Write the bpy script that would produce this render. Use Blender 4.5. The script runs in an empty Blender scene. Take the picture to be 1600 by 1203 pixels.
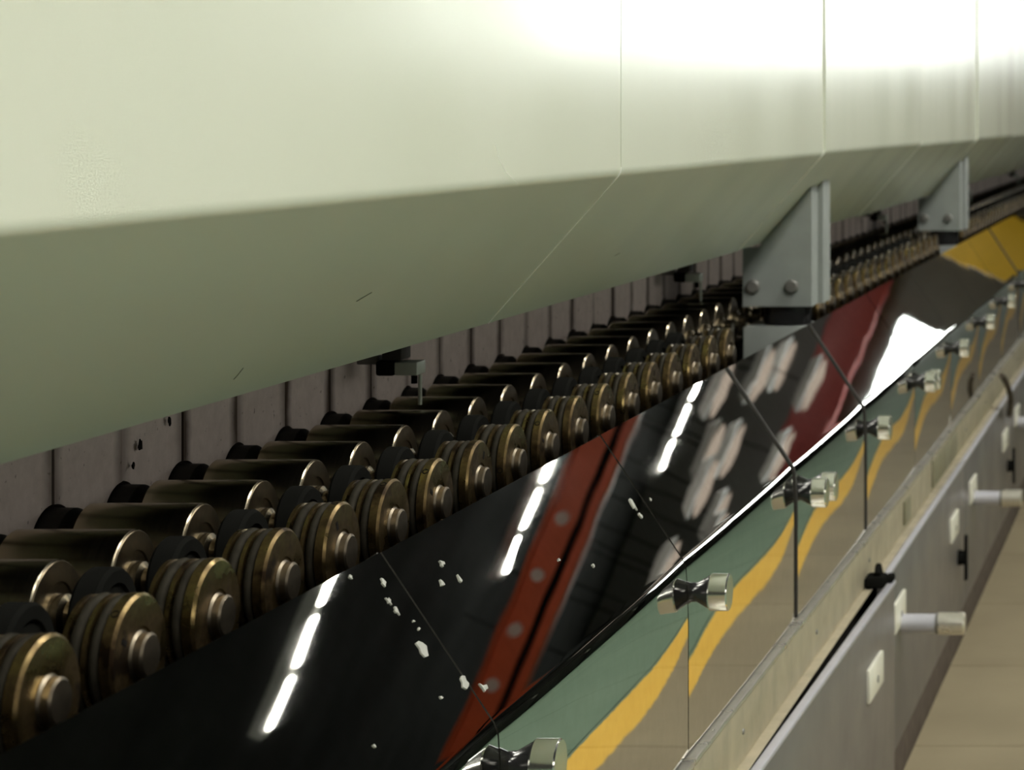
import bpy, math, random
from mathutils import Vector
random.seed(7)
PI = math.pi
scene = bpy.context.scene
COL = scene.collection

# ------------------------------------------------------------------ camera, light, exposure
S = 1.76                     # metres per working unit (roller pitch 0.0625 u = 0.11 m)
CAM_H = 0.626 * S            # camera height above the floor
cam_d = bpy.data.cameras.new('camera')
cam = bpy.data.objects.new('camera', cam_d); COL.objects.link(cam)
cam.location = (0, 0, CAM_H)
cam.rotation_euler = (PI / 2, 0, 0)          # looks level, along the machine
cam_d.sensor_fit = 'HORIZONTAL'; cam_d.sensor_width = 36.0
cam_d.lens = 36.0 * 3635 / 1600
cam_d.shift_x = -(1866 - 800) / 1600
cam_d.shift_y = -(601.5 - 186) / 1600
cam_d.clip_start = 0.02; cam_d.clip_end = 200
cam_d.dof.use_dof = True
cam_d.dof.focus_distance = 1.07 * S
cam_d.dof.aperture_fstop = 15.0
scene.camera = cam

world = bpy.data.worlds.new('world'); scene.world = world; world.use_nodes = True
world.node_tree.nodes['Background'].inputs[0].default_value = (0.9, 1.0, 0.9, 1)
world.node_tree.nodes['Background'].inputs[1].default_value = 0.02

vs = scene.view_settings
vs.view_transform = 'Standard'; vs.look = 'None'; vs.gamma = 1.0; vs.use_curve_mapping = False
vs.exposure = 0.0

LUM = 40.0        # luminaires added over the aisle, out of view, to light the hood
SIDE = 2.9        # side-wall windows added out of view to light under the hood
TUBE = 55.0       # fluorescent rows further down the hall
WINDOW = 9.0      # daylight window at the far end

# ------------------------------------------------------------------ materials
def new_mat(name):
    m = bpy.data.materials.new(name); m.use_nodes = True
    nt = m.node_tree
    return m, nt, nt.nodes['Principled BSDF']

def setp(b, col=None, rough=None, metal=None, spec=None, coat=None):
    if col is not None: b.inputs['Base Color'].default_value = (*col, 1)
    if rough is not None: b.inputs['Roughness'].default_value = rough
    if metal is not None: b.inputs['Metallic'].default_value = metal
    if spec is not None: b.inputs['Specular IOR Level'].default_value = spec
    if coat is not None: b.inputs['Coat Weight'].default_value = coat

def coords(nt, kind='Object'):
    return nt.nodes.new('ShaderNodeTexCoord').outputs[kind]

def noise(nt, src, scale, detail=4, rough=0.55, off=None):
    n = nt.nodes.new('ShaderNodeTexNoise')
    n.inputs['Scale'].default_value = scale; n.inputs['Detail'].default_value = detail
    n.inputs['Roughness'].default_value = rough
    if off is not None or True:
        mp = nt.nodes.new('ShaderNodeMapping'); nt.links.new(src, mp.inputs['Vector'])
        if off is not None: mp.inputs['Scale'].default_value = off
        nt.links.new(mp.outputs[0], n.inputs['Vector'])
    return n.outputs['Fac']

def ramp(nt, fac, stops):
    r = nt.nodes.new('ShaderNodeValToRGB')
    el = r.color_ramp.elements
    while len(el) < len(stops): el.new(0.5)
    for e, (p, c) in zip(el, stops):
        e.position = p
        e.color = (*c, 1) if isinstance(c, tuple) else (c, c, c, 1)
    nt.links.new(fac, r.inputs[0])
    return r.outputs[0]

def mix(nt, fac, a, b):
    m = nt.nodes.new('ShaderNodeMix'); m.data_type = 'RGBA'
    for s, v in ((m.inputs[6], a), (m.inputs[7], b)):
        if isinstance(v, tuple): s.default_value = (*v, 1)
        else: nt.links.new(v, s)
    if isinstance(fac, float): m.inputs[0].default_value = fac
    else: nt.links.new(fac, m.inputs[0])
    return m.outputs[2]

def math_n(nt, op, a, b=None):
    m = nt.nodes.new('ShaderNodeMath'); m.operation = op
    for i, v in enumerate((a, b)):
        if v is None: continue
        if isinstance(v, (int, float)): m.inputs[i].default_value = v
        else: nt.links.new(v, m.inputs[i])
    return m.outputs[0]

def bump(nt, b, fac, strength, dist):
    n = nt.nodes.new('ShaderNodeBump'); n.inputs['Strength'].default_value = strength
    n.inputs['Distance'].default_value = dist
    nt.links.new(fac, n.inputs['Height']); nt.links.new(n.outputs[0], b.inputs['Normal'])

def rand_coords(nt, kind='Object'):
    """object coordinates shifted by the object's own random number, so that copies differ"""
    c = coords(nt, kind)
    oi = nt.nodes.new('ShaderNodeObjectInfo')
    v = nt.nodes.new('ShaderNodeVectorMath'); v.operation = 'SCALE'
    v.inputs[0].default_value = (7.3, 11.1, 5.7); nt.links.new(oi.outputs['Random'], v.inputs['Scale'])
    a = nt.nodes.new('ShaderNodeVectorMath'); a.operation = 'ADD'
    nt.links.new(c, a.inputs[0]); nt.links.new(v.outputs[0], a.inputs[1])
    return a.outputs[0], oi.outputs['Random']

MAT = {}
def plain(key, col, rough=0.5, metal=0.0, spec=0.5, var=0.12, scale=30):
    m, nt, b = new_mat(key)
    setp(b, col, rough, metal, spec)
    if var:
        c, _ = rand_coords(nt)
        f = noise(nt, c, scale)
        lo = tuple(x * (1 - var) for x in col); hi = tuple(min(1, x * (1 + var)) for x in col)
        nt.links.new(ramp(nt, f, [(0.3, lo), (0.7, hi)]), b.inputs['Base Color'])
        nt.links.new(ramp(nt, f, [(0.3, min(1, rough * 1.15)), (0.7, rough * 0.85)]), b.inputs['Roughness'])
    MAT[key] = m
    return m

def emit(key, col, strength):
    m = bpy.data.materials.new(key); m.use_nodes = True
    nt = m.node_tree; nt.nodes.clear()
    e = nt.nodes.new('ShaderNodeEmission'); o = nt.nodes.new('ShaderNodeOutputMaterial')
    e.inputs[0].default_value = (*col, 1); e.inputs[1].default_value = strength
    nt.links.new(e.outputs[0], o.inputs[0]); MAT[key] = m

# cream green paint of the hood
m, nt, b = new_mat('hood_paint'); c = coords(nt, 'Object')
f = noise(nt, c, 1.3, 3); f2 = noise(nt, c, 900, 2)
setp(b, None, 0.3, 0, 0.5)
nt.links.new(ramp(nt, f, [(0.3, (0.685, 0.715, 0.58)), (0.7, (0.715, 0.74, 0.61))]), b.inputs['Base Color'])
f3 = noise(nt, c, 5, 3, 0.5, (1, 1, 0.35))
nt.links.new(ramp(nt, f3, [(0.3, 0.17), (0.7, 0.23)]), b.inputs['Roughness'])
bump(nt, b, f2, 0.10, 0.0005)
MAT['hood_paint'] = m

# polished sheet steel of the guards
m, nt, b = new_mat('polished_steel'); c, rnd = rand_coords(nt)
setp(b, (0.75, 0.75, 0.71), 0.03, 1.0)
f = noise(nt, c, 5, 4); nt.links.new(ramp(nt, f, [(0.35, 0.008), (0.8, 0.03)]), b.inputs['Roughness'])
f2 = noise(nt, c, 60, 6); 
nt.links.new(ramp(nt, f2, [(0.3, (0.68, 0.68, 0.645)), (0.8, (0.60, 0.59, 0.555))]), b.inputs['Base Color'])
f4 = noise(nt, c, 9, 1, 0.5, (1, 0.6, 1)); bump(nt, b, f4, 0.10, 0.0012)
MAT['polished_steel'] = m

# tarnished brass of the pulleys
m, nt, b = new_mat('brass'); c, rnd = rand_coords(nt)
setp(b, None, 0.33, 1.0)
f = noise(nt, c, 30, 4, 0.6); f2 = noise(nt, c, 150, 3)
col = ramp(nt, f, [(0.34, (0.022, 0.014, 0.008)), (0.45, (0.12, 0.083, 0.038)), (0.55, (0.225, 0.16, 0.070)), (0.70, (0.46, 0.345, 0.14))])
nt.links.new(col, b.inputs['Base Color'])
nt.links.new(ramp(nt, f, [(0.38, 0.55), (0.6, 0.25)]), b.inputs['Roughness'])
bump(nt, b, f2, 0.12, 0.001)
MAT['brass'] = m

# turned steel of the sleeves: fine rings around the axis
m, nt, b = new_mat('turned_steel'); c, rnd = rand_coords(nt)
setp(b, None, 0.28, 1.0)
f = noise(nt, c, 40, 2, 0.5, (14, 0.4, 0.4)); f2 = noise(nt, c, 14, 4)
nt.links.new(mix(nt, ramp(nt, f2, [(0.35, 0.0), (0.7, 1.0)]), (0.46, 0.38, 0.26), (0.58, 0.51, 0.39)), b.inputs['Base Color'])
nt.links.new(ramp(nt, f, [(0.3, 0.19), (0.7, 0.24)]), b.inputs['Roughness'])
MAT['turned_steel'] = m

plain('pin_steel', (0.165, 0.138, 0.10), 0.40, 1.0, var=0.25, scale=70)
plain('end_dark_metal', (0.16, 0.13, 0.085), 0.33, 1.0, var=0.35, scale=40)  # sleeve end faces coloured darker for the dim hall they mirror
plain('boss_steel', (0.21, 0.175, 0.115), 0.25, 1.0, var=0.3, scale=50)
plain('rubber', (0.030, 0.028, 0.024), 0.6, 0, 0.3)
plain('belt_rubber', (0.022, 0.019, 0.013), 0.7, 0, 0.08, var=0.3, scale=80)
plain('black_plastic', (0.009, 0.009, 0.008), 0.7, 0, 0.0)
plain('hole_black', (0.006, 0.005, 0.004), 0.9, 0, 0.1, var=0)
plain('chrome', (0.85, 0.85, 0.80), 0.17, 1.0, var=0.06)
plain('black_chrome', (0.05, 0.05, 0.05), 0.16, 0.6, var=0.1)
plain('bracket_paint', (0.27, 0.29, 0.27), 0.42, 0, 0.5, var=0.12, scale=14)
plain('bolt_grey', (0.17, 0.165, 0.15), 0.45, 0.3)
plain('tray_black', (0.015, 0.013, 0.010), 0.7, 0, 0.3)
plain('frame_grey', (0.18, 0.18, 0.17), 0.6)
plain('rail_worn', (0.44, 0.39, 0.275), 0.45, 0.4, var=0.14, scale=18)
plain('rail_bright', (0.72, 0.69, 0.60), 0.3, 0.8)
plain('skirt_brown', (0.075, 0.058, 0.045), 0.6)
plain('door_paint', (0.14, 0.13, 0.12), 0.38, 0, 0.5, var=0.06, scale=6)
plain('door_edge', (0.50, 0.50, 0.54), 0.35, 0.3, var=0.03)
plain('ivory_plate', (0.74, 0.73, 0.62), 0.4, 0.1, var=0.05)
plain('clamp_plate', (0.50, 0.56, 0.48), 0.45, 0.1, var=0.1)
plain('paint_fleck', (0.36, 0.36, 0.32), 0.7, 0, 0.3, var=0.08, scale=200)
plain('scratch_dark', (0.17, 0.17, 0.13), 0.7, 0, 0.3, var=0)
plain('scratch_pale', (0.92, 0.92, 0.84), 0.6, 0, 0.3, var=0)
plain('cable_brown', (0.06, 0.045, 0.03), 0.6)
plain('hall_dark', (0.045, 0.045, 0.04), 0.9, 0, 0.1, var=0.2, scale=1)
plain('far_wall_grey', (0.17, 0.165, 0.155), 0.8, 0, 0.1, var=0.15, scale=1)
plain('cabinet_dark', (0.03, 0.032, 0.032), 0.6, 0, 0.2)
plain('ceiling_dark', (0.03, 0.03, 0.028), 0.95, 0, 0.1, var=0.2, scale=1)
plain('red_paint', (0.88, 0.13, 0.03), 0.45, 0, 0.5, var=0.1, scale=4)
plain('dark_red', (0.30, 0.05, 0.045), 0.5, 0, 0.4)
plain('yellow_paint', (0.85, 0.52, 0.03), 0.4, 0, 0.5, var=0.05, scale=4)
plain('lamp_housing', (0.5, 0.5, 0.47), 0.5)
plain('glare_pink', (0.95, 0.72, 0.64), 0.5)
emit('fill_panel', (1.0, 0.985, 0.91), LUM)
emit('lamp_tube', (1.0, 0.98, 0.90), TUBE)
emit('daylight', (0.95, 1.0, 0.96), WINDOW)
emit('side_fill', (1.0, 0.97, 0.88), SIDE)
emit('warm_bulb', (1.0, 0.82, 0.66), 0.5)

# fireclay blocks: soot streaks left where the joints run up from the roller holes
m, nt, b = new_mat('fireclay'); c, rnd = rand_coords(nt)
setp(b, None, 0.85, 0, 0.2)
sx = nt.nodes.new('ShaderNodeSeparateXYZ'); nt.links.new(coords(nt), sx.inputs[0])
edge = math_n(nt, 'ABSOLUTE', sx.outputs[1])
edge = math_n(nt, 'ADD', edge, math_n(nt, 'MULTIPLY', math_n(nt, 'SUBTRACT', noise(nt, c, 22, 3), 0.5), 0.014))
soot = ramp(nt, math_n(nt, 'DIVIDE', edge, 0.06254 * S / 2), [(0.70, 0.0), (0.93, 1.0)])
f = noise(nt, c, 60, 8, 0.7); speck = noise(nt, c, 130, 2)
base = ramp(nt, f, [(0.3, (0.50, 0.435, 0.395)), (0.7, (0.62, 0.545, 0.50))])
base = mix(nt, ramp(nt, speck, [(0.68, 0.0), (0.76, 0.8)]), base, (0.06, 0.05, 0.04))
soot = math_n(nt, 'MULTIPLY', soot, math_n(nt, 'ADD', math_n(nt, 'MULTIPLY', rnd, 0.6), 0.38))
nt.links.new(mix(nt, soot, base, (0.045, 0.028, 0.018)), b.inputs['Base Color'])
bump(nt, b, f, 0.3, 0.001)
MAT['fireclay'] = m

# floor: grey beige screed tiles, a painted green lane with a yellow border line (paint, by position)
m, nt, b = new_mat('floor_paint')
g = nt.nodes.new('ShaderNodeNewGeometry'); sx = nt.nodes.new('ShaderNodeSeparateXYZ')
nt.links.new(g.outputs['Position'], sx.inputs[0])
nz = noise(nt, g.outputs['Position'], 3, 6); nz2 = noise(nt, g.outputs['Position'], 25, 3)
xx = math_n(nt, 'ADD', sx.outputs[0], math_n(nt, 'MULTIPLY', math_n(nt, 'SUBTRACT', nz2, 0.5), 0.012))
LINE_X, LINE_W = 0.05, 0.075
is_green = math_n(nt, 'GREATER_THAN', xx, LINE_X + LINE_W / 2)
is_yel = math_n(nt, 'MULTIPLY', math_n(nt, 'GREATER_THAN', xx, LINE_X - LINE_W / 2), math_n(nt, 'SUBTRACT', 1.0, is_green))
grey = ramp(nt, nz, [(0.3, (0.21, 0.173, 0.108)), (0.7, (0.265, 0.222, 0.14))])
green = ramp(nt, nz, [(0.3, (0.105, 0.165, 0.112)), (0.7, (0.14, 0.205, 0.142))])
yel = ramp(nt, nz, [(0.3, (0.66, 0.39, 0.05)), (0.7, (0.73, 0.455, 0.075))])
nt.links.new(mix(nt, is_yel, mix(nt, is_green, grey, green), yel), b.inputs['Base Color'])
setp(b, None, 0.55, 0, 0.3)
MAT['floor_paint'] = m

# ------------------------------------------------------------------ mesh helpers
def W(p):                    # working units relative to the camera -> world metres
    return Vector((p[0] * S, p[1] * S, p[2] * S + CAM_H))
def H(p):                    # metres relative to the camera -> world
    return Vector((p[0], p[1], p[2] + CAM_H))

class MB:
    def __init__(self): self.v = []; self.f = []; self.smooth = False
    def add(self, vs, fs):
        o = len(self.v); self.v += [Vector(v) for v in vs]; self.f += [tuple(i + o for i in f) for f in fs]; return self
    def box(self, a, b_, bev=0.0):
        x0, x1 = sorted((a[0], b_[0])); y0, y1 = sorted((a[1], b_[1])); z0, z1 = sorted((a[2], b_[2]))
        if bev <= 0:
            vs = [(x, y, z) for x in (x0, x1) for y in (y0, y1) for z in (z0, z1)]
            return self.add(vs, [(0, 1, 3, 2), (4, 6, 7, 5), (0, 4, 5, 1), (2, 3, 7, 6), (0, 2, 6, 4), (1, 5, 7, 3)])
        import bmesh
        bm = bmesh.new(); bmesh.ops.create_cube(bm, size=1)
        for v in bm.verts:
            v.co = Vector(((x0 + x1) / 2 + v.co.x * (x1 - x0), (y0 + y1) / 2 + v.co.y * (y1 - y0), (z0 + z1) / 2 + v.co.z * (z1 - z0)))
        bmesh.ops.bevel(bm, geom=list(bm.edges), offset=bev, segments=2, profile=0.5, affect='EDGES')
        bm.verts.index_update()
        r = self.add([v.co.copy() for v in bm.verts], [[v.index for v in f.verts] for f in bm.faces])
        bm.free(); return r
    def lathe(self, prof, seg=32, axis='x', c=(0, 0, 0)):
        """prof: list of (along, radius), closed at both ends by r = 0"""
        vs = []; fs = []; rings = []
        def pt(a, r, t):
            u, w = r * math.cos(t), r * math.sin(t)
            p = (a, u, w) if axis == 'x' else ((u, w, a) if axis == 'z' else (w, a, u))
            return (p[0] + c[0], p[1] + c[1], p[2] + c[2])
        for a, r in prof:
            if r <= 1e-7: rings.append([len(vs)]); vs.append(pt(a, 0, 0))
            else:
                rings.append(list(range(len(vs), len(vs) + seg)))
                vs += [pt(a, r, 2 * PI * k / seg) for k in range(seg)]
        for r0, r1 in zip(rings, rings[1:]):
            for k in range(seg):
                k2 = (k + 1) % seg
                if len(r0) == 1 and len(r1) == 1: continue
                if len(r0) == 1: fs.append((r0[0], r1[k2], r1[k]))
                elif len(r1) == 1: fs.append((r0[k], r0[k2], r1[0]))
                else: fs.append((r0[k], r0[k2], r1[k2], r1[k]))
        return self.add(vs, fs)
    def prism(self, poly, y0, y1, axis='y'):
        """poly in the plane across the axis ((x,z) for y, (y,z) for x, (x,y) for z)"""
        n = len(poly)
        def pt(p, t): return {'y': (p[0], t, p[1]), 'x': (t, p[0], p[1]), 'z': (p[0], p[1], t)}[axis]
        vs = [pt(p, y0) for p in poly] + [pt(p, y1) for p in poly]
        fs = [tuple(range(n)), tuple(range(2 * n - 1, n - 1, -1))]
        fs += [(i, n + i, n + (i + 1) % n, (i + 1) % n) for i in range(n)]
        return self.add(vs, fs)
    def tube(self, pts, r, seg=10):
        pts = [Vector(p) for p in pts]; vs = []; fs = []
        for i, p in enumerate(pts):
            d = (pts[min(i + 1, len(pts) - 1)] - pts[max(i - 1, 0)]).normalized()
            a = d.orthogonal().normalized() if i == 0 else (a - d * a.dot(d)).normalized()
            b_ = d.cross(a)
            vs += [p + r * (math.cos(2 * PI * k / seg) * a + math.sin(2 * PI * k / seg) * b_) for k in range(seg)]
        for i in range(len(pts) - 1):
            for k in range(seg):
                fs.append((i * seg + k, i * seg + (k + 1) % seg, (i + 1) * seg + (k + 1) % seg, (i + 1) * seg + k))
        fs += [tuple(range(seg - 1, -1, -1)), tuple(range((len(pts) - 1) * seg, len(pts) * seg))]
        return self.add(vs, fs)
    def mesh(self, name, mat, origin=(0, 0, 0), xf=None, smooth=35):
        import bmesh
        o = Vector(origin)
        me = bpy.data.meshes.new(name)
        me.from_pydata([((xf(v) if xf else v) - o)[:] for v in self.v], [], self.f)
        bm = bmesh.new(); bm.from_mesh(me)
        bmesh.ops.recalc_face_normals(bm, faces=bm.faces)
        if smooth:
            lim = math.radians(smooth)
            for f in bm.faces: f.smooth = True
            for e in bm.edges:
                if len(e.link_faces) == 2 and e.calc_face_angle(0) > lim: e.smooth = False
        bm.to_mesh(me); bm.free()
        me.materials.append(MAT[mat]); me.update()
        return me

ORG = {}
def root(name, loc, label=None, cat=None, group=None, kind=None):
    o = bpy.data.objects.new(name, None); COL.objects.link(o); o.location = loc
    o.empty_display_size = 0.05
    ORG[o] = Vector(loc); tag(o, label, cat, group, kind); return o
def tag(o, label=None, cat=None, group=None, kind=None):
    for k, v in (('label', label), ('category', cat), ('group', group), ('kind', kind)):
        if v: o[k] = v
    return o
def part(name, mb, mat, parent=None, loc=None, xf=W, smooth=35, label=None):
    """one mesh object given in world terms; a child keeps its root's origin"""
    if parent is None: org = Vector(loc) if loc is not None else Vector((0, 0, 0))
    else: org = ORG[parent]
    o = bpy.data.objects.new(name, mb.mesh(name, mat, org, xf, smooth)); COL.objects.link(o)
    if parent is None: o.location = org
    else: o.parent = parent
    ORG[o] = org
    if label: o['label'] = label
    return o
def copy_tree(o, parent=None, loc=None):
    c = o.copy(); COL.objects.link(c); c.parent = parent
    if loc is not None: c.location = loc
    for ch in list(o.children): copy_tree(ch, c)
    return c

ORD = ['first', 'second', 'third', 'fourth', 'fifth', 'sixth', 'seventh', 'eighth', 'ninth', 'tenth', 'eleventh', 'twelfth', 'thirteenth']
FLOOR = -0.626
P = 0.06254                   # roller pitch
D0 = 0.7257                   # distance of the first roller in view
ZA = -0.1817                  # height of the roller axes
def depth(n): return D0 + P * n
N0, N1 = -3, 100
XW = -0.478                   # face of the fireclay wall
SEAM0, SEAM = 1.312, 0.354    # guard seams
Y_END = 7.35

# ------------------------------------------------------------------ setting: hall
HX0, HX1, HY0, HY1, HZ1 = -5.0, 9.0, -5.0, 27.0, 3.45     # metres from the camera
def slab(name, a, b_, mat, **kw):
    mb = MB().box(H(a), H(b_)); o = part(name, mb, mat, loc=H(a), xf=None, smooth=0)
    tag(o, kind='structure', **kw); return o
fz = FLOOR * S
floor = slab('floor', (HX0, HY0, fz - 0.15), (HX1, HY1, fz - 0.012), 'frame_grey')
ceiling = slab('ceiling', (HX0, HY0, HZ1), (HX1, HY1, HZ1 + 0.15), 'ceiling_dark')
slab('wall_left', (HX0 - 0.2, HY0, fz), (HX0, HY1, HZ1), 'hall_dark')
slab('wall_right', (HX1, HY0, fz), (HX1 + 0.2, HY1, HZ1), 'hall_dark')
slab('wall_rear', (HX0, HY0 - 0.2, fz), (HX1, HY0, HZ1), 'hall_dark')
# far wall with an opening for the window
WX0, WX1, WZ0, WZ1 = 2.3, 7.0, 0.50, 1.55
wf = root('wall_far', H((0, HY1, fz)), kind='structure')
for a, b_ in (((HX0, HY1, fz), (WX0, HY1 + .2, HZ1)), ((WX1, HY1, fz), (HX1, HY1 + .2, HZ1)),
              ((WX0, HY1, fz), (WX1, HY1 + .2, WZ0)), ((WX0, HY1, WZ1), (WX1, HY1 + .2, HZ1))):
    part('wall_section', MB().box(H(a), H(b_)), 'far_wall_grey', wf, xf=None, smooth=0)
win = root('window_1', H(((WX0 + WX1) / 2, HY1, WZ0)), kind='structure')
npan = 4
for k in range(npan):
    w = (WX1 - WX0) / npan
    part('pane', MB().box(H((WX0 + k * w + .03, HY1 + .08, WZ0 + .03)), H((WX0 + (k + 1) * w - .03, HY1 + .09, WZ1 - .03))), 'daylight', win, xf=None, smooth=0)
fr = MB()
fr.box(H((WX0, HY1 + .05, WZ0)), H((WX1, HY1 + .12, WZ0 + .04))); fr.box(H((WX0, HY1 + .05, WZ1 - .04)), H((WX1, HY1 + .12, WZ1)))
for k in range(npan + 1):
    x = WX0 + k * (WX1 - WX0) / npan
    fr.box(H((max(WX0, x - .03), HY1 + .05, WZ0)), H((min(WX1, x + .03), HY1 + .12, WZ1)))
part('window_frame', fr, 'frame_grey', win, xf=None, smooth=0)

for k in range(5):  # glowing side windows, added out of view to light the fireclay wall
    y0 = -4.2 + 2.9 * k; y1 = y0 + 2.5; z0, z1 = .15, 1.75
    fill_win = root('window_%d' % (k + 2), H((HX1, (y0 + y1) / 2, z0)), kind='structure')
    for j in range(2):
        a = y0 + .05 + j * 1.25; part('pane', MB().box(H((HX1 - .03, a, z0 + .05)), H((HX1 - .02, a + 1.15, z1 - .05))), 'side_fill', fill_win, xf=None, smooth=0)
    fr = MB()
    for z in (z0, z1 - .05): fr.box(H((HX1 - .06, y0, z)), H((HX1 + .01, y1, z + .05)))
    for y in (y0, y0 + 1.2, y1 - .05): fr.box(H((HX1 - .058, y, z0 + .001)), H((HX1 + .01, y + .05 if y != y0 + 1.2 else y + .1, z1 - .001)))
    part('window_frame', fr, 'frame_grey', fill_win, xf=None, smooth=0)
# floor tiles, 0.6 m, one by one near the machine and coarser slabs beyond
TILE = 0.6
tile_me = MB().box((-TILE / 2 + .0018, -TILE / 2 + .0018, -.011), (TILE / 2 - .0018, TILE / 2 - .0018, 0), 0.0).mesh('tile', 'floor_paint', smooth=0)
TX0, TX1, TY0, TY1 = -0.5 - TILE, 1.3, 0.49, 14.89
y = TY0
ntile = 0
while y < TY1 - .01:
    x = TX0
    while x < TX1 - .01:
        o = bpy.data.objects.new('tile', tile_me); COL.objects.link(o); o.parent = floor
        o.location = H((x + TILE / 2, y + TILE / 2, fz)) - ORG[floor]; x += TILE; ntile += 1
    y += TILE
def screed(a, b_):
    part('screed_slab', MB().box(H((*a, fz - .011)), H((*b_, fz))), 'floor_paint', floor, xf=None, smooth=0)
screed((HX0, HY0), (HX1, TY0)); screed((HX0, TY1), (HX1, HY1)); screed((HX0, TY0), (TX0, TY1)); screed((TX1 + .0, TY0), (HX1, TY1))

# ceiling lights
def luminaire(x, y, lx, ly, z, mat, label, group, n=1):
    r = root('ceiling_light', H((x, y, z)), label, 'ceiling light', group)
    part('lamp_housing', MB().box(H((x - lx / 2 - .03, y - ly / 2 - .03, z + .012)), H((x + lx / 2 + .03, y + ly / 2 + .03, z + .10)), .01), 'lamp_housing', r, xf=None)
    part('suspension', MB().tube([H((x, y, z + .10)), H((x, y, HZ1 + .01))], .012, 8), 'frame_grey', r, xf=None)
    w = lx / n
    for k in range(n):
        g = .045 if n > 1 else 0
        part('diffuser', MB().box(H((x - lx / 2 + k * w + g, y - ly / 2, z)), H((x - lx / 2 + (k + 1) * w - g, y + ly / 2, z + .02))), mat, r, xf=None, smooth=0)
for y in (-2.5, 0.2, 2.9, 5.6):  # flat lights added overhead, outside every reflection, to brighten the hood
    luminaire(1.75, y, 0.6, 1.5, 3.05, 'fill_panel', 'wide flat white fill light added over the aisle beside the machine', 'added fill lights over the aisle')
for y in (9.4, 14.1, 18.9, 24.5):
    luminaire(3.5, y, 2.0, 0.07, 3.0, 'lamp_tube', 'narrow white tube light hung across the far hall', 'tube lights across the hall', 5)
luminaire(0.9, 23.2, 1.6, 0.09, 3.0, 'lamp_tube', 'narrow white tube light added to light the yellow gantry post', 'tube lights across the hall', 4)  # extra lamp, out of sight, added to brighten the yellow post
luminaire(2.9, 22.0, 1.6, 0.09, 3.2, 'lamp_tube', 'narrow white tube light hung before the far window', 'tube lights across the hall', 4)

# red crane girder across the hall
gy, gz0, gz1, gx0, gx1 = 17.5, 2.24, 2.60, 1.6, 6.4
r = root('crane_girder', H(((gx0 + gx1) / 2, gy, gz0)), 'red painted steel girder hung across the hall with pale discs for glare spots', 'girder')
part('web', MB().box(H((gx0, gy - .02, gz0 + .02)), H((gx1, gy + .02, gz1 - .02))), 'red_paint', r, xf=None, smooth=0)
part('flange', MB().box(H((gx0, gy - .09, gz0)), H((gx1, gy + .09, gz0 + .025)), .004), 'red_paint', r, xf=None)
part('flange', MB().box(H((gx0, gy - .09, gz1 - .025)), H((gx1, gy + .09, gz1)), .004), 'red_paint', r, xf=None)
for x in (gx0 + .3, gx1 - .3):
    part('hanger', MB().tube([H((x, gy, gz1)), H((x, gy, HZ1 + .01))], .03, 10), 'red_paint', r, xf=None)
part('dark_strip', MB().box(H((gx0, gy - .06, gz0 + .085)), H((gx1, gy - .0205, gz0 + .135)), .004), 'black_plastic', r, xf=None)  # black strip drawn as the dark line between the red bands
for x in (3.5, 3.95, 4.4, 4.85):  # pale discs stand in for glare spots on the red paint
    part('glare_disc', MB().lathe([(gy - .035, 0), (gy - .035, .05), (gy - .019, .05), (gy - .019, 0)], 20, 'y', (x, 0, CAM_H + (gz0 + gz1) / 2 + .065)), 'glare_pink', r, xf=None)
# yellow gantry post at the far end
r = root('gantry_post', H((1.15, 25.8, fz)), 'yellow painted steel gantry post standing at the far end of the hall', 'post')
part('column', MB().box(H((.65, 25.6, fz)), H((1.35, 26.0, 1.9)), .02), 'yellow_paint', r, xf=None)
part('foot_plate', MB().box(H((.5, 25.45, fz)), H((1.5, 26.15, fz + .04)), .01), 'frame_grey', r, xf=None)
part('arm', MB().box(H((-0.9, 25.65, 1.5)), H((.65, 25.95, 1.9)), .02), 'yellow_paint', r, xf=None)
# red shutter box over the far window
r = root('shutter_box', H((3.2, HY1 - .15, 1.75)), 'dark red shutter box mounted over the far window', 'shutter box')
part('casing', MB().box(H((1.9, HY1 - .28, 1.75)), H((4.6, HY1 - .002, 2.25)), .03), 'dark_red', r, xf=None)
part('end_cap', MB().box(H((1.86, HY1 - .26, 1.77)), H((1.90, HY1 - .002, 2.23)), .01), 'frame_grey', r, xf=None)
part('end_cap', MB().box(H((4.6, HY1 - .26, 1.77)), H((4.64, HY1 - .002, 2.23)), .01), 'frame_grey', r, xf=None)
# low dark cabinets added across the aisle, unseen, to darken the fold reflections
for k in range(6):
    y0 = 4.2 + k * 2.1; y1 = y0 + 1.95; x0, x1, zt = 1.45, 2.05, -.12
    r = root('blocker_cabinet', H(((x0 + x1) / 2, (y0 + y1) / 2, fz)), 'low dark grey cabinet added across the aisle to darken reflections', 'cabinet', 'added dark cabinets across the aisle')
    part('body', MB().box(H((x0 + .02, y0, fz)), H((x1, y1, zt - .03)), .008), 'cabinet_dark', r, xf=None)
    part('worktop', MB().box(H((x0 - .02, y0 - .03, zt - .03)), H((x1 + .02, y1 + .03, zt)), .006), 'black_plastic', r, xf=None)
    for j in range(3):
        a = y0 + .02 + j * .645
        dd = part('door', MB().box(H((x0, a, fz + .08)), H((x0 + .0195, a + .62, zt - .06)), .004), 'cabinet_dark', r, xf=None)
        part('handle', MB().tube([H((x0 - .02, a + .55, -.35)), H((x0 - .02, a + .55, -.50))], .008, 8), 'lamp_housing', dd, xf=None)
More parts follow.
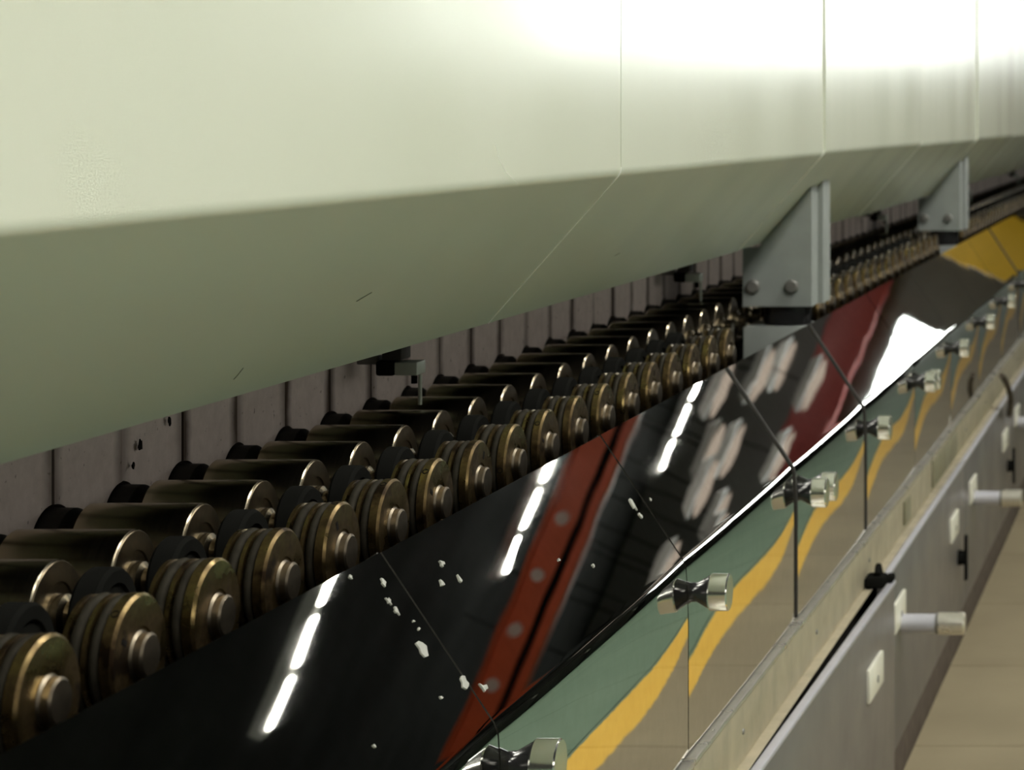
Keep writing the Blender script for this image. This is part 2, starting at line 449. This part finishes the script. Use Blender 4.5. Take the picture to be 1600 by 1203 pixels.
# small warm pendants
rg = random.Random(11)
for kk in range(16):
    x = 2.7 + (kk % 4) * .85 + rg.uniform(-.1, .1); y = 20.4 + (kk // 4) * .95 + rg.uniform(-.2, .2); z = 1.6 + rg.uniform(0, .6)
    r = root('pendant_lamp', H((x, y, z)), 'small warm tube pendant hanging far down the hall', 'pendant lamp', 'warm pendants far down the hall')
    part('shade', MB().prism([(x - .30, z + CAM_H + .05), (x + .30, z + CAM_H + .05), (x + .22, z + CAM_H + .12), (x - .22, z + CAM_H + .12)], y - .09, y + .09), 'lamp_housing', r, xf=None, smooth=0)
    part('bulb', MB().lathe([(x - .28, 0), (x - .24, .02), (x - .1, .04), (x + .1, .04), (x + .24, .02), (x + .28, 0)], 14, 'x', H((0, y, z))), 'warm_bulb', r, xf=None)
    part('cord', MB().tube([H((x, y, z + .11)), H((x, y, HZ1 + .01))], .008, 6), 'black_plastic', r, xf=None)

# ------------------------------------------------------------------ furnace body
DA, DB = 0.22, Y_END
body = root('furnace_body', W((-.9, 3.6, FLOOR)), 'long furnace body with a sooty fireclay wall pierced by rollers', 'furnace')
part('back_wall', MB().box((-1.3, DA, FLOOR + .06), (XW - .016, DB, .52)), 'hole_black', body, smooth=0)
part('plinth', MB().box((-1.28, DA + .01, FLOOR), (-.30, DB - .01, FLOOR + .06)), 'frame_grey', body, smooth=0)
part('roof_plate', MB().box((-1.3, DA, .5205), (-.325, DB, .535)), 'hood_paint', body, smooth=0)  # top cover added out of view to stop light leaking into the hood
part('tray', MB().prism([(XW - .016, -.262), (XW - .016, -.268), (-.303, -.30), (-.303, -.294)], DA, DB), 'tray_black', body, smooth=0)
part('inner_panel', MB().box((-.303, DA, FLOOR + .06), (-.297, DB, -.26)), 'tray_black', body, smooth=0)
part('end_plate', MB().box((-1.3, DB, FLOOR), (-.29, DB + .01, .52)), 'frame_grey', body, smooth=0)
# fireclay blocks, one between each pair of rollers, with the roller holes cut out of their corners
RH = 0.0200
h = P / 2; gap = 0.0004
poly = []
def arc(side):
    pts = []
    for k in range(0, 11):
        t = PI / 2 * k / 10
        pts.append((h - RH * math.sin(t), RH * math.cos(t)))
    return pts
right = [(yy if yy < h - gap else h - gap, zz) for yy, zz in arc(1)]
left = [(-a, b_) for a, b_ in reversed(right)]
poly = [(-h + gap, .105), (h - gap, .105)] + right + [(h - RH, -.05), (-h + RH, -.05)] + left
block_me = MB().prism(poly, -.014, 0, 'x').mesh('fireclay_block', 'fireclay', xf=lambda v: v * S, smooth=0)
for n in range(N0, N1):
    o = bpy.data.objects.new('fireclay_block', block_me); COL.objects.link(o); o.parent = body
    jx = random.uniform(-.0012, .0006)
    o.location = W((XW + jx, depth(n) + h, ZA)) - ORG[body]
# dark blots on two near blocks
def blot(c, r, mat, parent, normal_x, seed):
    rg = random.Random(seed); n = 9
    pts = [(c[1] + r * rg.uniform(.5, 1.1) * math.cos(2 * PI * k / n), c[2] + 1.5 * r * rg.uniform(.5, 1.1) * math.sin(2 * PI * k / n)) for k in range(n)]
    return part('soot_blot', MB().prism(pts, c[0], c[0] + .0006, 'x'), mat, parent, smooth=0)
blot((XW + .0007, 1.053, -.1475), .0022, 'hole_black', body, 1, 3)
blot((XW + .0007, 1.046, -.156), .0012, 'hole_black', body, 1, 5)
blot((XW + .0007, 1.083, -.1405), .0016, 'hole_black', body, 1, 4)

# ------------------------------------------------------------------ hood panels
HU_X, HU_Z, HL_X, HL_Z = -.319, -.030, -.393, -.1136
HS0, HL = 1.294, .708
def hood_profile(t):
    """outer skin of the folded sheet from the top down, then back along the inner skin"""
    r = .0032
    out = [(HU_X, .52)]
    a1 = math.atan2(HL_Z - HU_Z, HL_X - HU_X)          # direction of the soffit
    c0 = Vector((HU_X, HU_Z)); d0 = Vector((0, 1)); d1 = Vector((math.cos(a1), math.sin(a1)))
    for k in range(7):
        s = k / 6
        out.append(tuple(((1 - s) ** 2 * (c0 + d0 * r) + 2 * s * (1 - s) * c0 + s * s * (c0 + d1 * r))))
    out += [(HL_X, HL_Z)]
    inn = [(HL_X - .004, HL_Z + .006), (HU_X - .006, HU_Z + .003), (HU_X - .006, .52)]
    return out + inn
hoods = []
for k in range(-1, 9):
    y0 = HS0 + (k - 1) * HL + .0012; y1 = HS0 + k * HL - .0004
    if y1 > Y_END + .4: break
    y0 = max(y0, DA + .002)
    off = (0, 0, 0, 0.0016, -.0010, .0012, 0, .001, 0, 0)[k + 1]
    prof = [(x + off, z + off * .8) for x, z in hood_profile(0)]
    mid = ((HU_X + HL_X) / 2, (y0 + y1) / 2, HL_Z)
    lab = 'pale green painted hood panel folded inwards above the rollers'
    if k == 1: lab = 'pale green painted hood panel with a grey support bracket at its far edge'
    if k == 0: lab = 'pale green painted hood panel with scratches on its sloping underside'
    if k == -1: lab = 'short pale green painted hood panel before the scratched one'
    if 2 <= k <= 5: lab = 'pale green painted hood panel, %s past the first bolted bracket' % ORD[k - 2]
    if k > 5: lab = 'far pale green painted hood panel beyond the farther bracket'
    rt = root('hood_panel', W(mid), lab, 'hood panel', 'hood panels along the machine')
    mb = MB()
    ny = 14
    ys = [y0 + (y1 - y0) * i / ny for i in range(ny + 1)]
    n = len(prof); vs = []; fs = []
    for yy in ys:
        t = (yy - y0) / (y1 - y0) * 2 - 1
        bow = .0004 * (1 - t * t) * (1 if k % 2 else .4)
        vs += [(x + (bow if i < n - 3 else 0), yy, z) for i, (x, z) in enumerate(prof)]
    for j in range(ny):
        fs += [(j * n + i, j * n + (i + 1) % n, (j + 1) * n + (i + 1) % n, (j + 1) * n + i) for i in range(n)]
    fs += [tuple(range(n)), tuple(range((ny + 1) * n - 1, ny * n - 1, -1))]
    mb.add(vs, fs)
    part('sheet', mb, 'hood_paint', rt, smooth=40)
    # pale edge of the joint to the next panel
    part('joint_bead', MB().prism([(x + .0003, z - .0002) for x, z in prof[1:9]] + [(x - .003, z + .002) for x, z in reversed(prof[1:9])], y1, y1 + .0012), 'scratch_pale', rt, smooth=40)
    part('stiffener', MB().box((HU_X - .03, (y0 + y1) / 2 - .004, HU_Z + .02), (HU_X - .0065, (y0 + y1) / 2 + .004, .515)), 'frame_grey', rt, smooth=0)
    hoods.append(rt)
# scratches on the panel before the first seam: thin slivers on the sheet
def on_soffit(px, py, lift=.0004):
    """point of the sloping underside seen at a photo pixel (distance from the plane it lies on)"""
    nx, nz = -(HL_Z - HU_Z), (HL_X - HU_X)
    if nx < 0: nx, nz = -nx, -nz
    dx, dz = (px - 1866) / 3635, -(py - 186) / 3635
    d = (nx * HU_X + nz * HU_Z) / (nx * dx + nz * dz)
    l = math.hypot(nx, nz)
    return Vector((dx * d + nx / l * lift, d, dz * d + nz / l * lift))
def sliver(pts, w, mat, parent, name='scratch'):
    mb = MB(); mb.tube(pts, w, 5); part(name, mb, mat, parent, smooth=60)
sliver([on_soffit(556, 470), on_soffit(568, 463), on_soffit(580, 456)], .00016, 'scratch_dark', hoods[1])
sliver([on_soffit(364, 592), on_soffit(372, 583), on_soffit(379, 574)], .00014, 'scratch_dark', hoods[1])
sliver([on_soffit(960, 399), on_soffit(968, 395)], .00014, 'scratch_dark', hoods[1])
def on_face(px, py):
    d = HU_X / ((px - 1866) / 3635); return Vector((HU_X + .0006, d, -(py - 186) / 3635 * d))
sliver([on_face(772, 225), on_face(778, 248), on_face(788, 268), on_face(806, 286)], .00012, 'scratch_pale', hoods[1])

# ------------------------------------------------------------------ rollers with their drive pulleys
def lz(prof, seg=32): return MB().lathe(prof, seg, 'x')
sc = lambda v: v * S
XP = -.357                     # outer face of the brass disc
def rel(x): return x - XP
me = {}
R = .0205
me['sleeve'] = lz([(rel(-.4665), 0), (rel(-.4665), .0165), (rel(-.4625), R), (rel(-.4168), R), (rel(-.4163), R - .0004), (rel(-.4163), 0)], 40).mesh('sleeve', 'turned_steel', xf=sc)
me['end_cap'] = lz([(rel(-.4162), 0), (rel(-.4162), R - .0004), (rel(-.4158), R - .0008), (rel(-.4155), .0125), (rel(-.4165), .012), (rel(-.4165), 0)], 40).mesh('end_cap', 'end_dark_metal', xf=sc)
me['collar'] = lz([(rel(XW - .010), 0), (rel(XW - .010), .0185), (rel(-.4700), .0185), (rel(-.4666), .016), (rel(-.4666), 0)], 32).mesh('collar', 'rubber', xf=sc)
me['boss'] = lz([(rel(-.4164), 0), (rel(-.4164), .0085), (rel(-.4125), .0080), (rel(-.411), .0060), (rel(-.4045), .0060), (rel(-.4045), 0)], 24).mesh('end_boss', 'boss_steel', xf=sc)
me['coupling'] = lz([(rel(-.4044), 0), (rel(-.4044), .0165), (rel(-.4030), .0178), (rel(-.3955), .0178), (rel(-.3940), .0166), (rel(-.3940), .012), (rel(-.3952), .0115), (rel(-.3952), 0)], 32).mesh('coupling', 'black_plastic', xf=sc)
me['shaft'] = lz([(rel(-.3951), 0), (rel(-.3951), .0058), (rel(-.3758), .0058), (rel(-.3758), 0)], 18).mesh('shaft', 'boss_steel', xf=sc)
RP = .0210
me['pulley'] = lz([(-.0187, 0), (-.0187, .0190), (-.0181, .0204), (-.0166, .0204), (-.0160, .0185), (-.0158, .0165), (-.0116, .0165),
                   (-.0114, .0185), (-.0108, .0206), (-.0093, .0206), (-.0087, .0185), (-.0085, .0165), (-.0052, .0165), (-.0050, .0188), (-.0044, RP),
                   (-.0010, RP), (0, RP - .0011), (0, .0098), (-.0004, .0094), (-.0004, 0)], 48).mesh('pulley', 'brass', xf=sc)
def torus(x, R_, r, seg=48, rs=10):
    mb = MB(); vs = []; fs = []
    for i in range(seg):
        t = 2 * PI * i / seg
        for j in range(rs):
            u = 2 * PI * j / rs; q = R_ + r * math.cos(u)
            vs.append((x + r * math.sin(u) * .9, q * math.cos(t), q * math.sin(t)))
    for i in range(seg):
        for j in range(rs):
            fs.append((i * rs + j, i * rs + (j + 1) % rs, ((i + 1) % seg) * rs + (j + 1) % rs, ((i + 1) % seg) * rs + j))
    return mb.add(vs, fs)
me['ring_a'] = torus(-.00685, .0187, .0021).mesh('o_ring', 'belt_rubber', xf=sc, smooth=60)
me['ring_b'] = torus(-.0137, .0187, .0023).mesh('o_ring', 'belt_rubber', xf=sc, smooth=60)
me['pin'] = lz([(-.0003, 0), (-.0003, .0086), (.0006, .0078), (.0030, .0077), (.0037, .0068), (.0039, .003), (.0036, 0)], 28).mesh('hub_pin', 'pin_steel', xf=sc)
me['screw'] = MB().lathe([(RP - .0012, 0), (RP - .0012, .0015), (RP + .00015, .0015), (RP + .00015, .0011), (RP - .0006, .0010), (RP - .0006, 0)], 14, 'z', (-.0027, 0, 0)).mesh('set_screw', 'hole_black', xf=sc)
me['slot'] = MB().box((-.00035, -.0012, .0118), (.00012, .0012, .0160), .0004).mesh('keyway_mark', 'hole_black', xf=sc)

NO_PULLEY = set(range(18, 24)) | set(range(41, 46))
def obj(name, mesh, parent, rot=0.0):
    o = bpy.data.objects.new(name, mesh); COL.objects.link(o); o.parent = parent
    if rot: o.rotation_euler = (rot, 0, 0)
    return o
def roller_label(n):
    if n < -1: return 'steel conveyor roller with brass pulley at the near end of the row'
    if n <= 9: return 'steel conveyor roller with brass belt pulley, %s before the wall clamp nearest the flecked cover' % ORD[9 - n]
    if n < 18: return 'steel conveyor roller with brass belt pulley, %s past the clamp before the bolted bracket' % ORD[n - 10]
    if n < 24: return 'plain steel conveyor roller without a pulley at the bolted bracket, %s of six' % ORD[n - 18]
    if n < 34: return 'steel conveyor roller with brass belt pulley, %s past the bracket under the second seam' % ORD[n - 24]
    if n < 41: return 'steel conveyor roller with brass belt pulley, %s before the farther bracket' % ORD[40 - n]
    if 46 <= n < 59: return 'steel conveyor roller with brass belt pulley, %s past the farther bracket' % ORD[n - 46]
    if 41 <= n < 46: return 'plain steel conveyor roller without a pulley behind the farther bracket'
    return 'far steel conveyor roller with brass belt pulley beyond the bolted bracket'
for n in range(N0, N1):
    drive = n not in NO_PULLEY
    r = root('conveyor_roller', W((XP, depth(n), ZA)),
             roller_label(n),
             'conveyor roller', 'driven rollers in a row' if drive else 'plain rollers at the brackets')
    obj('sleeve', me['sleeve'], r, random.uniform(0, 6.28)); obj('collar', me['collar'], r); obj('end_cap', me['end_cap'], r); obj('end_boss', me['boss'], r)
    if not drive: continue
    obj('coupling', me['coupling'], r, random.uniform(0, 6)); obj('shaft', me['shaft'], r)
    # rotation only about the axle
    a = random.uniform(0, 2 * PI)
    if n == 0: a = 2.2
    if n == 1: a = -0.6 + 1.25
    if n == 4: a = 0.1
    p = obj('pulley', me['pulley'], r, a)
    obj('o_ring', me['ring_a'], p); obj('o_ring', me['ring_b'], p)
    obj('hub_pin', me['pin'], p); obj('set_screw', me['screw'], p)
    if n % 3 != 2: obj('keyway_mark', me['slot'], p, .4)

# ------------------------------------------------------------------ support brackets between hood and frame
def bracket(d0, d1, zb, skip):
    x1, x0 = -.345, -.407
    def zsoff(x): return HU_Z + (x - HU_X) * (HL_Z - HU_Z) / (HL_X - HU_X) - .0022
    zl = zsoff(HL_X) + .0
    r = root('support_bracket', W(((x0 + x1) / 2, d0, -.262)), 'grey painted support bracket with two bolts under the %s' % skip, 'bracket', 'support brackets under the hood')
    pl = [(x0, zb), (x1, zb), (x1, zsoff(x1)), (HL_X, zl), (x0, zl)]
    part('face_plate', MB().prism(pl, d0, d0 + .010), 'bracket_paint', r, smooth=0)
    part('side_plate', MB().prism([(x1 - .008, zb), (x1, zb), (x1, zsoff(x1)), (x1 - .008, zsoff(x1 - .008))], d0 + .010, d0 + .036), 'bracket_paint', r, smooth=0)
    part('rear_flange', MB().prism([(x1 - .045, zb), (x1 + .004, zb), (x1 + .004, zsoff(x1 + .004)), (x1 - .045, zsoff(x1 - .045))], d0 + .040, d1), 'bracket_paint', r, smooth=0)
    part('web', MB().box((x1 - .03, d0 + .034, zb), (x1 - .012, d0 + .042, -.125)), 'bracket_paint', r, smooth=0)
    for bx in (x0 + .0092, x0 + .0442):
        bo = part('bolt', MB().lathe([(d0 - .0045, 0), (d0 - .0045, .0048), (d0 - .003, .0062), (d0 + .0005, .0066), (d0 + .0005, 0)], 18, 'y', (bx, 0, zb + .018)), 'bolt_grey', r)
    xc = x0 + .036
    part('spacer', MB().lathe([(-.1865, 0), (-.1865, .0215), (zb + .001, .0215), (zb + .001, 0)], 30, 'z', (xc, d0 + .026, 0)), 'black_chrome', r)
    part('foot_block', MB().box((x0, d0 + .002, -.262), (x0 + .056, d0 + .055, -.187), .001), 'bracket_paint', r)
bracket(2.097, 2.178, -.169, 'second hood seam')
bracket(3.427, 3.515, -.1645, 'far end of the hood')

# small clamps hanging at the wall near each hood seam
def clamp(d, where):
    r = root('wall_clamp', W((-.447, d, -.16)), 'small clamp with pale plate and hanging rod by the fireclay wall, %s' % where, 'clamp', 'clamps along the fireclay wall')
    part('pad', MB().box((-.462, d - .008, -.145), (-.4515, d + .008, -.1365), .0015), 'black_plastic', r)
    part('arm', MB().box((-.474, d - .004, -.139), (-.4615, d + .004, -.134), .0008), 'frame_grey', r)
    part('block', MB().box((-.4585, d - .008, -.1362), (-.447, d + .008, -.112), .001), 'rubber', r)
    part('plate', MB().box((-.4513, d - .0075, -.1447), (-.4385, d + .0075, -.1372), .0006), 'clamp_plate', r)
    part('nut', MB().lathe([(-.150, 0), (-.150, .0018), (-.1449, .0018), (-.1449, 0)], 6, 'z', (-.4425, d, 0)), 'black_plastic', r)
    part('rod', MB().lathe([(-.162, 0), (-.162, .0011), (-.1448, .0011), (-.1448, 0)], 12, 'z', (-.4392, d, 0)), 'clamp_plate', r)
for n, where in ((9, 'before the bolted bracket'), (21, 'behind the bolted bracket'), (41, 'behind the farther bracket'), (61, 'past the farther bracket'), (81, 'at the far end')):
    clamp(depth(n) + P / 2, where)

# ------------------------------------------------------------------ polished guard covers
GT = (-.335, -.1785); GF = (-.289, -.2477); GB = (-.2870, -.3570)
def guard_profile():
    top = Vector(GT); fold = Vector((-.2868, -.2510)); bot = Vector(GB)
    a0 = math.atan2(fold.y - top.y, fold.x - top.x); a1 = -PI / 2 + math.radians(4.0)
    rr = .0150; tl = rr * math.tan((a0 - a1) / 2)
    d0 = Vector((math.cos(a0), math.sin(a0)))
    out = [tuple(top + (fold - top) * s_) for s_ in (0, .3, .6, .8)]
    p = fold - d0 * tl; out.append(tuple(p - d0 * .0015)); out.append(tuple(p))
    N = 10
    for k in range(N):
        a = a0 + (a1 - a0) * (k + .5) / N; st = rr * abs(a1 - a0) / N
        p = p + Vector((math.cos(a), math.sin(a))) * st; out.append(tuple(p))
    for k in range(8):                          # four degrees of lean run out over the first part of the front
        a = a1 + (-PI / 2 - a1) * (k + .5) / 8; p = p + Vector((math.cos(a), math.sin(a))) * .0045; out.append(tuple(p))
    out.append((p.x, (p.y + bot.y) / 2)); out.append((p.x, bot.y))
    return out
GP = guard_profile()
GX = GP[-1][0]
BOW = .0006
def guard(k):
    y0 = SEAM0 + (k - 1) * SEAM; y1 = y0 + SEAM
    lab = 'polished steel guard cover with a round knob, bent over in front of the pulleys'
    if k == 0: lab = 'polished steel guard cover with pale paint flecks beside its far seam'
    if k == 1: lab = 'polished steel guard cover mirroring a broad red girder along its slope'
    if 2 <= k <= 10: lab = 'polished steel guard cover, %s past the one with the red reflection' % ORD[k - 2]
    if k > 10: lab = 'far polished steel guard cover near the end of the row'
    if k == -1: lab = 'polished steel guard cover just before the flecked one'
    rt = root('guard_cover', W((-.30, (y0 + y1) / 2, GB[1])), lab, 'guard cover', 'guard covers along the machine')
    n = len(GP); ny = 28; g0, g1 = .0010, .0010
    tip = (0, .0004, .0002)[k % 3]
    vs = []; fs = []
    th = .0016
    nrm = []
    for i in range(n):
        a = Vector(GP[max(i - 1, 0)]); b_ = Vector(GP[min(i + 1, n - 1)]); t = (b_ - a).normalized()
        nrm.append(Vector((-t.y, t.x)) if -t.y > 0 else Vector((-t.y, t.x)))
    for j in range(ny + 1):
        s = j / ny; yy = y0 + g0 + (SEAM - g0 - g1) * s; t = 2 * s - 1
        bow = BOW * (1 - t ** 4) 
        lip = 0.0            # the ends roll in a little
        for i, (x, z) in enumerate(GP):
            q = min(1.0, max(0.0, (i - 5) / 12))
            vs.append((x + bow * q + lip, yy, z + tip * (1 - i / (n - 1))))
        for i in range(n - 1, -1, -1):
            x, z = GP[i]; nn = nrm[i]; nn = nn if nn.x > 0 else -nn
            q = min(1.0, max(0.0, (i - 5) / 12))
            vs.append((x + bow * q + lip - nn.x * th, yy, z + tip * (1 - i / (n - 1)) - nn.y * th))
    m2 = 2 * n
    for j in range(ny):
        fs += [(j * m2 + i, j * m2 + (i + 1) % m2, (j + 1) * m2 + (i + 1) % m2, (j + 1) * m2 + i) for i in range(m2)]
    fs += [tuple(range(m2)), tuple(range((ny + 1) * m2 - 1, ny * m2 - 1, -1))]
    part('sheet', MB().add(vs, fs), 'polished_steel', rt, smooth=50)
    # dark sealing strip in the far seam
    w = .0016 if k in (1, 2, 7) else .0009
    pr = [(x - .0016, z) for x, z in GP]; pi = [(x - .006, z - .003) for x, z in reversed(GP)]
    if k in (1, 2, 7): pr = [(x + .0012, z + .0008) for x, z in GP]
    part('seal_strip', MB().prism(pr + pi, y1 - w, y1 + w * .9), 'rubber', rt, smooth=50)
    # knob on the near end of the cover, its cone black, its cap chrome
    knobs = [(y0 + .016, -.2700)]
    if k in (2, 4): knobs.append((y0 + .060, -.2725))
    for yk, zk in knobs:
        xk = GX - .0006
        kn = part('knob', MB().lathe([(xk - .001, 0), (xk - .001, .0056), (xk + .002, .0054), (xk + .0095, .0097), (xk + .0095, 0)], 28, 'x', (0, yk, zk)), 'black_chrome', rt, label='black conical knob with a chrome cap')
        part('knob_cap', MB().lathe([(xk + .0096, 0), (xk + .0096, .0100), (xk + .0104, .0106), (xk + .0200, .0106), (xk + .0207, .0100), (xk + .0207, 0)], 32, 'x', (0, yk, zk)), 'chrome', kn)
    return rt
guards = {k: guard(k) for k in range(-1, 18)}
# pale flecks of paint stuck to the covers
GN = Vector((GT[1] * 0 + (GT[1] - GF[1]), 0, GF[0] - GT[0])).normalized()
def on_guard(px, py, lift=.0):
    top = Vector((GT[0], 0, GT[1])); fold = Vector((-.2868, 0, -.2510))
    t = fold - top; nn = Vector((-t.z, 0, t.x)).normalized()
    dv = Vector(((px - 1866) / 3635, 1, -(py - 186) / 3635))
    d = nn.dot(top) / nn.dot(dv)
    # follow the bow of the sheet
    k = math.ceil((d - SEAM0) / SEAM); y0 = SEAM0 + (k - 1) * SEAM; tt = 2 * (d - y0) / SEAM - 1
    p = dv * d
    return p + nn * (lift + .0001) , nn, k
def fleck(px, py, wx, wy, seed, tilt=0):
    rg = random.Random(seed); c, nn, k = on_guard(px, py, .0004)
    ax = Vector((0, 1, 0)); ay = nn.cross(ax)
    pts = []; n = 9
    sx_ = wx * c.y / 3635 * 3.0; sy_ = wy * c.y / 3635 * 1.2
    for i in range(n):
        t = 2 * PI * i / n; q = rg.uniform(.3, 1.25)
        pts.append(c + ax * (math.cos(t) * q * sx_ / 2) + ay * (math.sin(t + tilt) * q * sy_ / 2))
    vs = pts + [p - nn * .0006 for p in pts]
    fs = [tuple(range(n)), tuple(range(2 * n - 1, n - 1, -1))] + [(i, (i + 1) % n, n + (i + 1) % n, n + i) for i in range(n)]
    part('paint_fleck', MB().add(vs, fs), 'paint_fleck', guards[k], smooth=0)
for i, (px, py, wx, wy) in enumerate([(659, 1014, 11, 22), (725, 1066, 12, 20), (755, 1074, 8, 14), (599, 912, 5, 14), (607, 940, 5, 12), (619, 955, 5, 12),
                                      (690, 880, 6, 12), (690, 912, 5, 10), (718, 905, 5, 16), (547, 902, 5, 6), (688, 1090, 4, 6), (584, 1166, 5, 6), (646, 971, 3, 4), (654, 983, 3, 4),
                                      (927, 884, 3, 5), (873, 875, 3, 4), (990, 790, 5, 18), (1001, 806, 4, 10), (1016, 781, 4, 6)]):
    fleck(px, py, wx, wy, i + 20)

# ------------------------------------------------------------------ rail below the covers
for k in range(-1, 5):
    y0 = SEAM0 + (2 * k - 2) * SEAM * 2 / 2 + .0015; y0 = SEAM0 + (k - 1) * 4 * SEAM + .0015; y1 = y0 + 4 * SEAM - .003
    if y0 < DA: y0 = DA
    if y0 > Y_END: break
    if y1 <= y0: continue
    rt = root('cover_rail', W((-.285, (y0 + y1) / 2, -.400)), 'worn brassy metal rail length under the guard covers, %s' % ('before the flecked cover', 'below the flecked cover', 'below the olive plate', 'just past the olive plate', 'toward the far end', 'at the far end')[k + 1], 'rail', 'rail lengths under the covers')
    part('web', MB().box((-.296, y0, -.4015), (-.2822, y1, -.3645), .0010), 'rail_worn', rt)
    part('ledge', MB().box((-.2960, y0, -.4034), (-.2755, y1, -.4017), .0006), 'rail_worn', rt)
    part('lip', MB().box((-.2963, y0, -.3643), (-.2808, y1, -.3605), .0010), 'rail_bright', rt)
    for i in range(5):
        yy = y0 + (y1 - y0) * (i + .5) / 5
        part('screw', MB().lathe([(-.2828, 0), (-.2828, .0022), (-.2814, .0017), (-.2814, 0)], 12, 'x', (0, yy, -.383)), 'bolt_grey', rt)
# darker cover pieces on the rail beyond
def rail_plate(d0, d1, z0, z1, mat, lab, name='rail_plate'):
    o = part(name, MB().box((-.2821, d0, z0), (-.2800, d1, z1), .0006), mat, loc=W((-.277, (d0 + d1) / 2, z0)))
    tag(o, lab, 'plate')
plain('olive_plate', (0.21, 0.195, 0.125), 0.5)
rail_plate(2.50, 2.745, -.3965, -.3672, 'olive_plate', 'olive brown metal plate screwed onto the worn rail')
rail_plate(2.255, 2.30, -.394, -.371, 'olive_plate', 'short olive metal clip on the worn rail', 'rail_clip')

# ------------------------------------------------------------------ cabinet doors below the rail
DZ0, DZ1 = -.577, -.4044
def door(y0, y1, swing, i):
    hx = -.2725
    rt = root('cabinet_door', W((hx - .006, y0, DZ0)), ('taupe metal cabinet door standing slightly open below the rail' if swing else
              'closed taupe metal cabinet door with handle, %s' % ('before the open door' if i < 0 else '%s past the open door' % ORD[i - 1])), 'cabinet door', None if swing else 'closed cabinet doors below the rail')
    part('leaf', MB().box((hx - .007, y0 + .002, DZ0), (hx, y1 - .002, DZ1 - .004), .002), 'door_paint', rt)
    part('top_edge', MB().box((hx - .0055, y0 + .002, DZ1 - .0038), (hx + .0014, y1 - .002, DZ1), .0012), 'door_edge', rt)
    plates = [(y0 + .095, -.4530), (y1 - .125, -.4600)]
    for yy, zz in plates:
        pp = part('lock_plate', MB().box((hx - .0005, yy - .037, zz - .0135), (hx + .003, yy + .037, zz + .0135), .001), 'ivory_plate', rt)
        part('keyhole', MB().lathe([(hx + .002, 0), (hx + .002, .0036), (hx + .0036, .0030), (hx + .0036, 0)], 14, 'x', (0, yy + .004, zz - .003)), 'bolt_grey', pp)
    if not swing:
        yy, zz = y0 + .102, -.4655
        hd = part('handle', MB().lathe([(hx + .0025, 0), (hx + .0025, .0088), (hx + .034, .0088), (hx + .034, 0)], 28, 'x', (0, yy, zz)), 'door_edge', rt)
        part('handle_ring', MB().lathe([(hx + .0341, 0), (hx + .0341, .0095), (hx + .0365, .0095), (hx + .0365, 0)], 28, 'x', (0, yy, zz)), 'bolt_grey', hd)
        part('handle_cap', MB().lathe([(hx + .0366, 0), (hx + .0366, .0104), (hx + .0595, .0104), (hx + .0610, .0092), (hx + .0610, 0)], 30, 'x', (0, yy, zz)), 'rail_bright', hd)
        lv = part('latch', MB().lathe([(hx - .0005, 0), (hx - .0005, .009), (hx + .007, .008), (hx + .007, 0)], 18, 'x', (0, y1 - .070, -.506)), 'black_plastic', rt)
        part('latch_lever', MB().box((hx + .0072, y1 - .075, -.532), (hx + .011, y1 - .065, -.480), .0015), 'black_plastic', lv)
    else:
        part('stay', MB().box((hx - .006, y1 - .020, DZ1 + .0002), (hx + .001, y1 - .004, DZ1 + .007), .002), 'black_plastic', rt)
        rt.rotation_euler = (0, 0, -swing)
    return rt
door(1.335 - .71, 1.335, 0, -1)
door(1.335, 2.045, .0135, 0)
yy = 2.045
i = 1
while yy < Y_END - .3:
    door(yy, min(yy + .71, Y_END - .02), 0, i); yy += .71; i += 1
# black latch block where the open door meets the rail
o = part('rail_catch', MB().box((-.2818, 1.985, -.4013), (-.2640, 2.010, -.3910), .003).tube([(-.271, 1.990, -.390), (-.271, 1.9975, -.384), (-.271, 2.005, -.390)], .003, 8), 'black_plastic', loc=W((-.271, 2.0, -.40)))
tag(o, 'small black catch on the rail above the open door', 'catch')
# brown strap hanging from the rail farther on
pts = []
for k in range(13):
    s = k / 12
    pts.append((-.2655 + .008 * math.sin(PI * s), 3.20 + .14 * s - .02 * math.sin(PI * s), -.352 - .072 * s ** 1.2))
o = part('hanging_strap', MB().tube(pts, .0042, 8), 'cable_brown', loc=W((-.27, 3.25, -.42)))
tag(o, 'dark brown strap hanging from the rail over a far cabinet door', 'strap')
# base frame below the doors
o = part('base_skirt', MB().box((-.2965, DA, FLOOR), (-.2790, Y_END, DZ0 - .003), .001), 'skirt_brown', loc=W((-.285, 3.5, FLOOR)))
tag(o, 'dark brown metal skirt under the cabinet doors down to the floor', 'skirt')
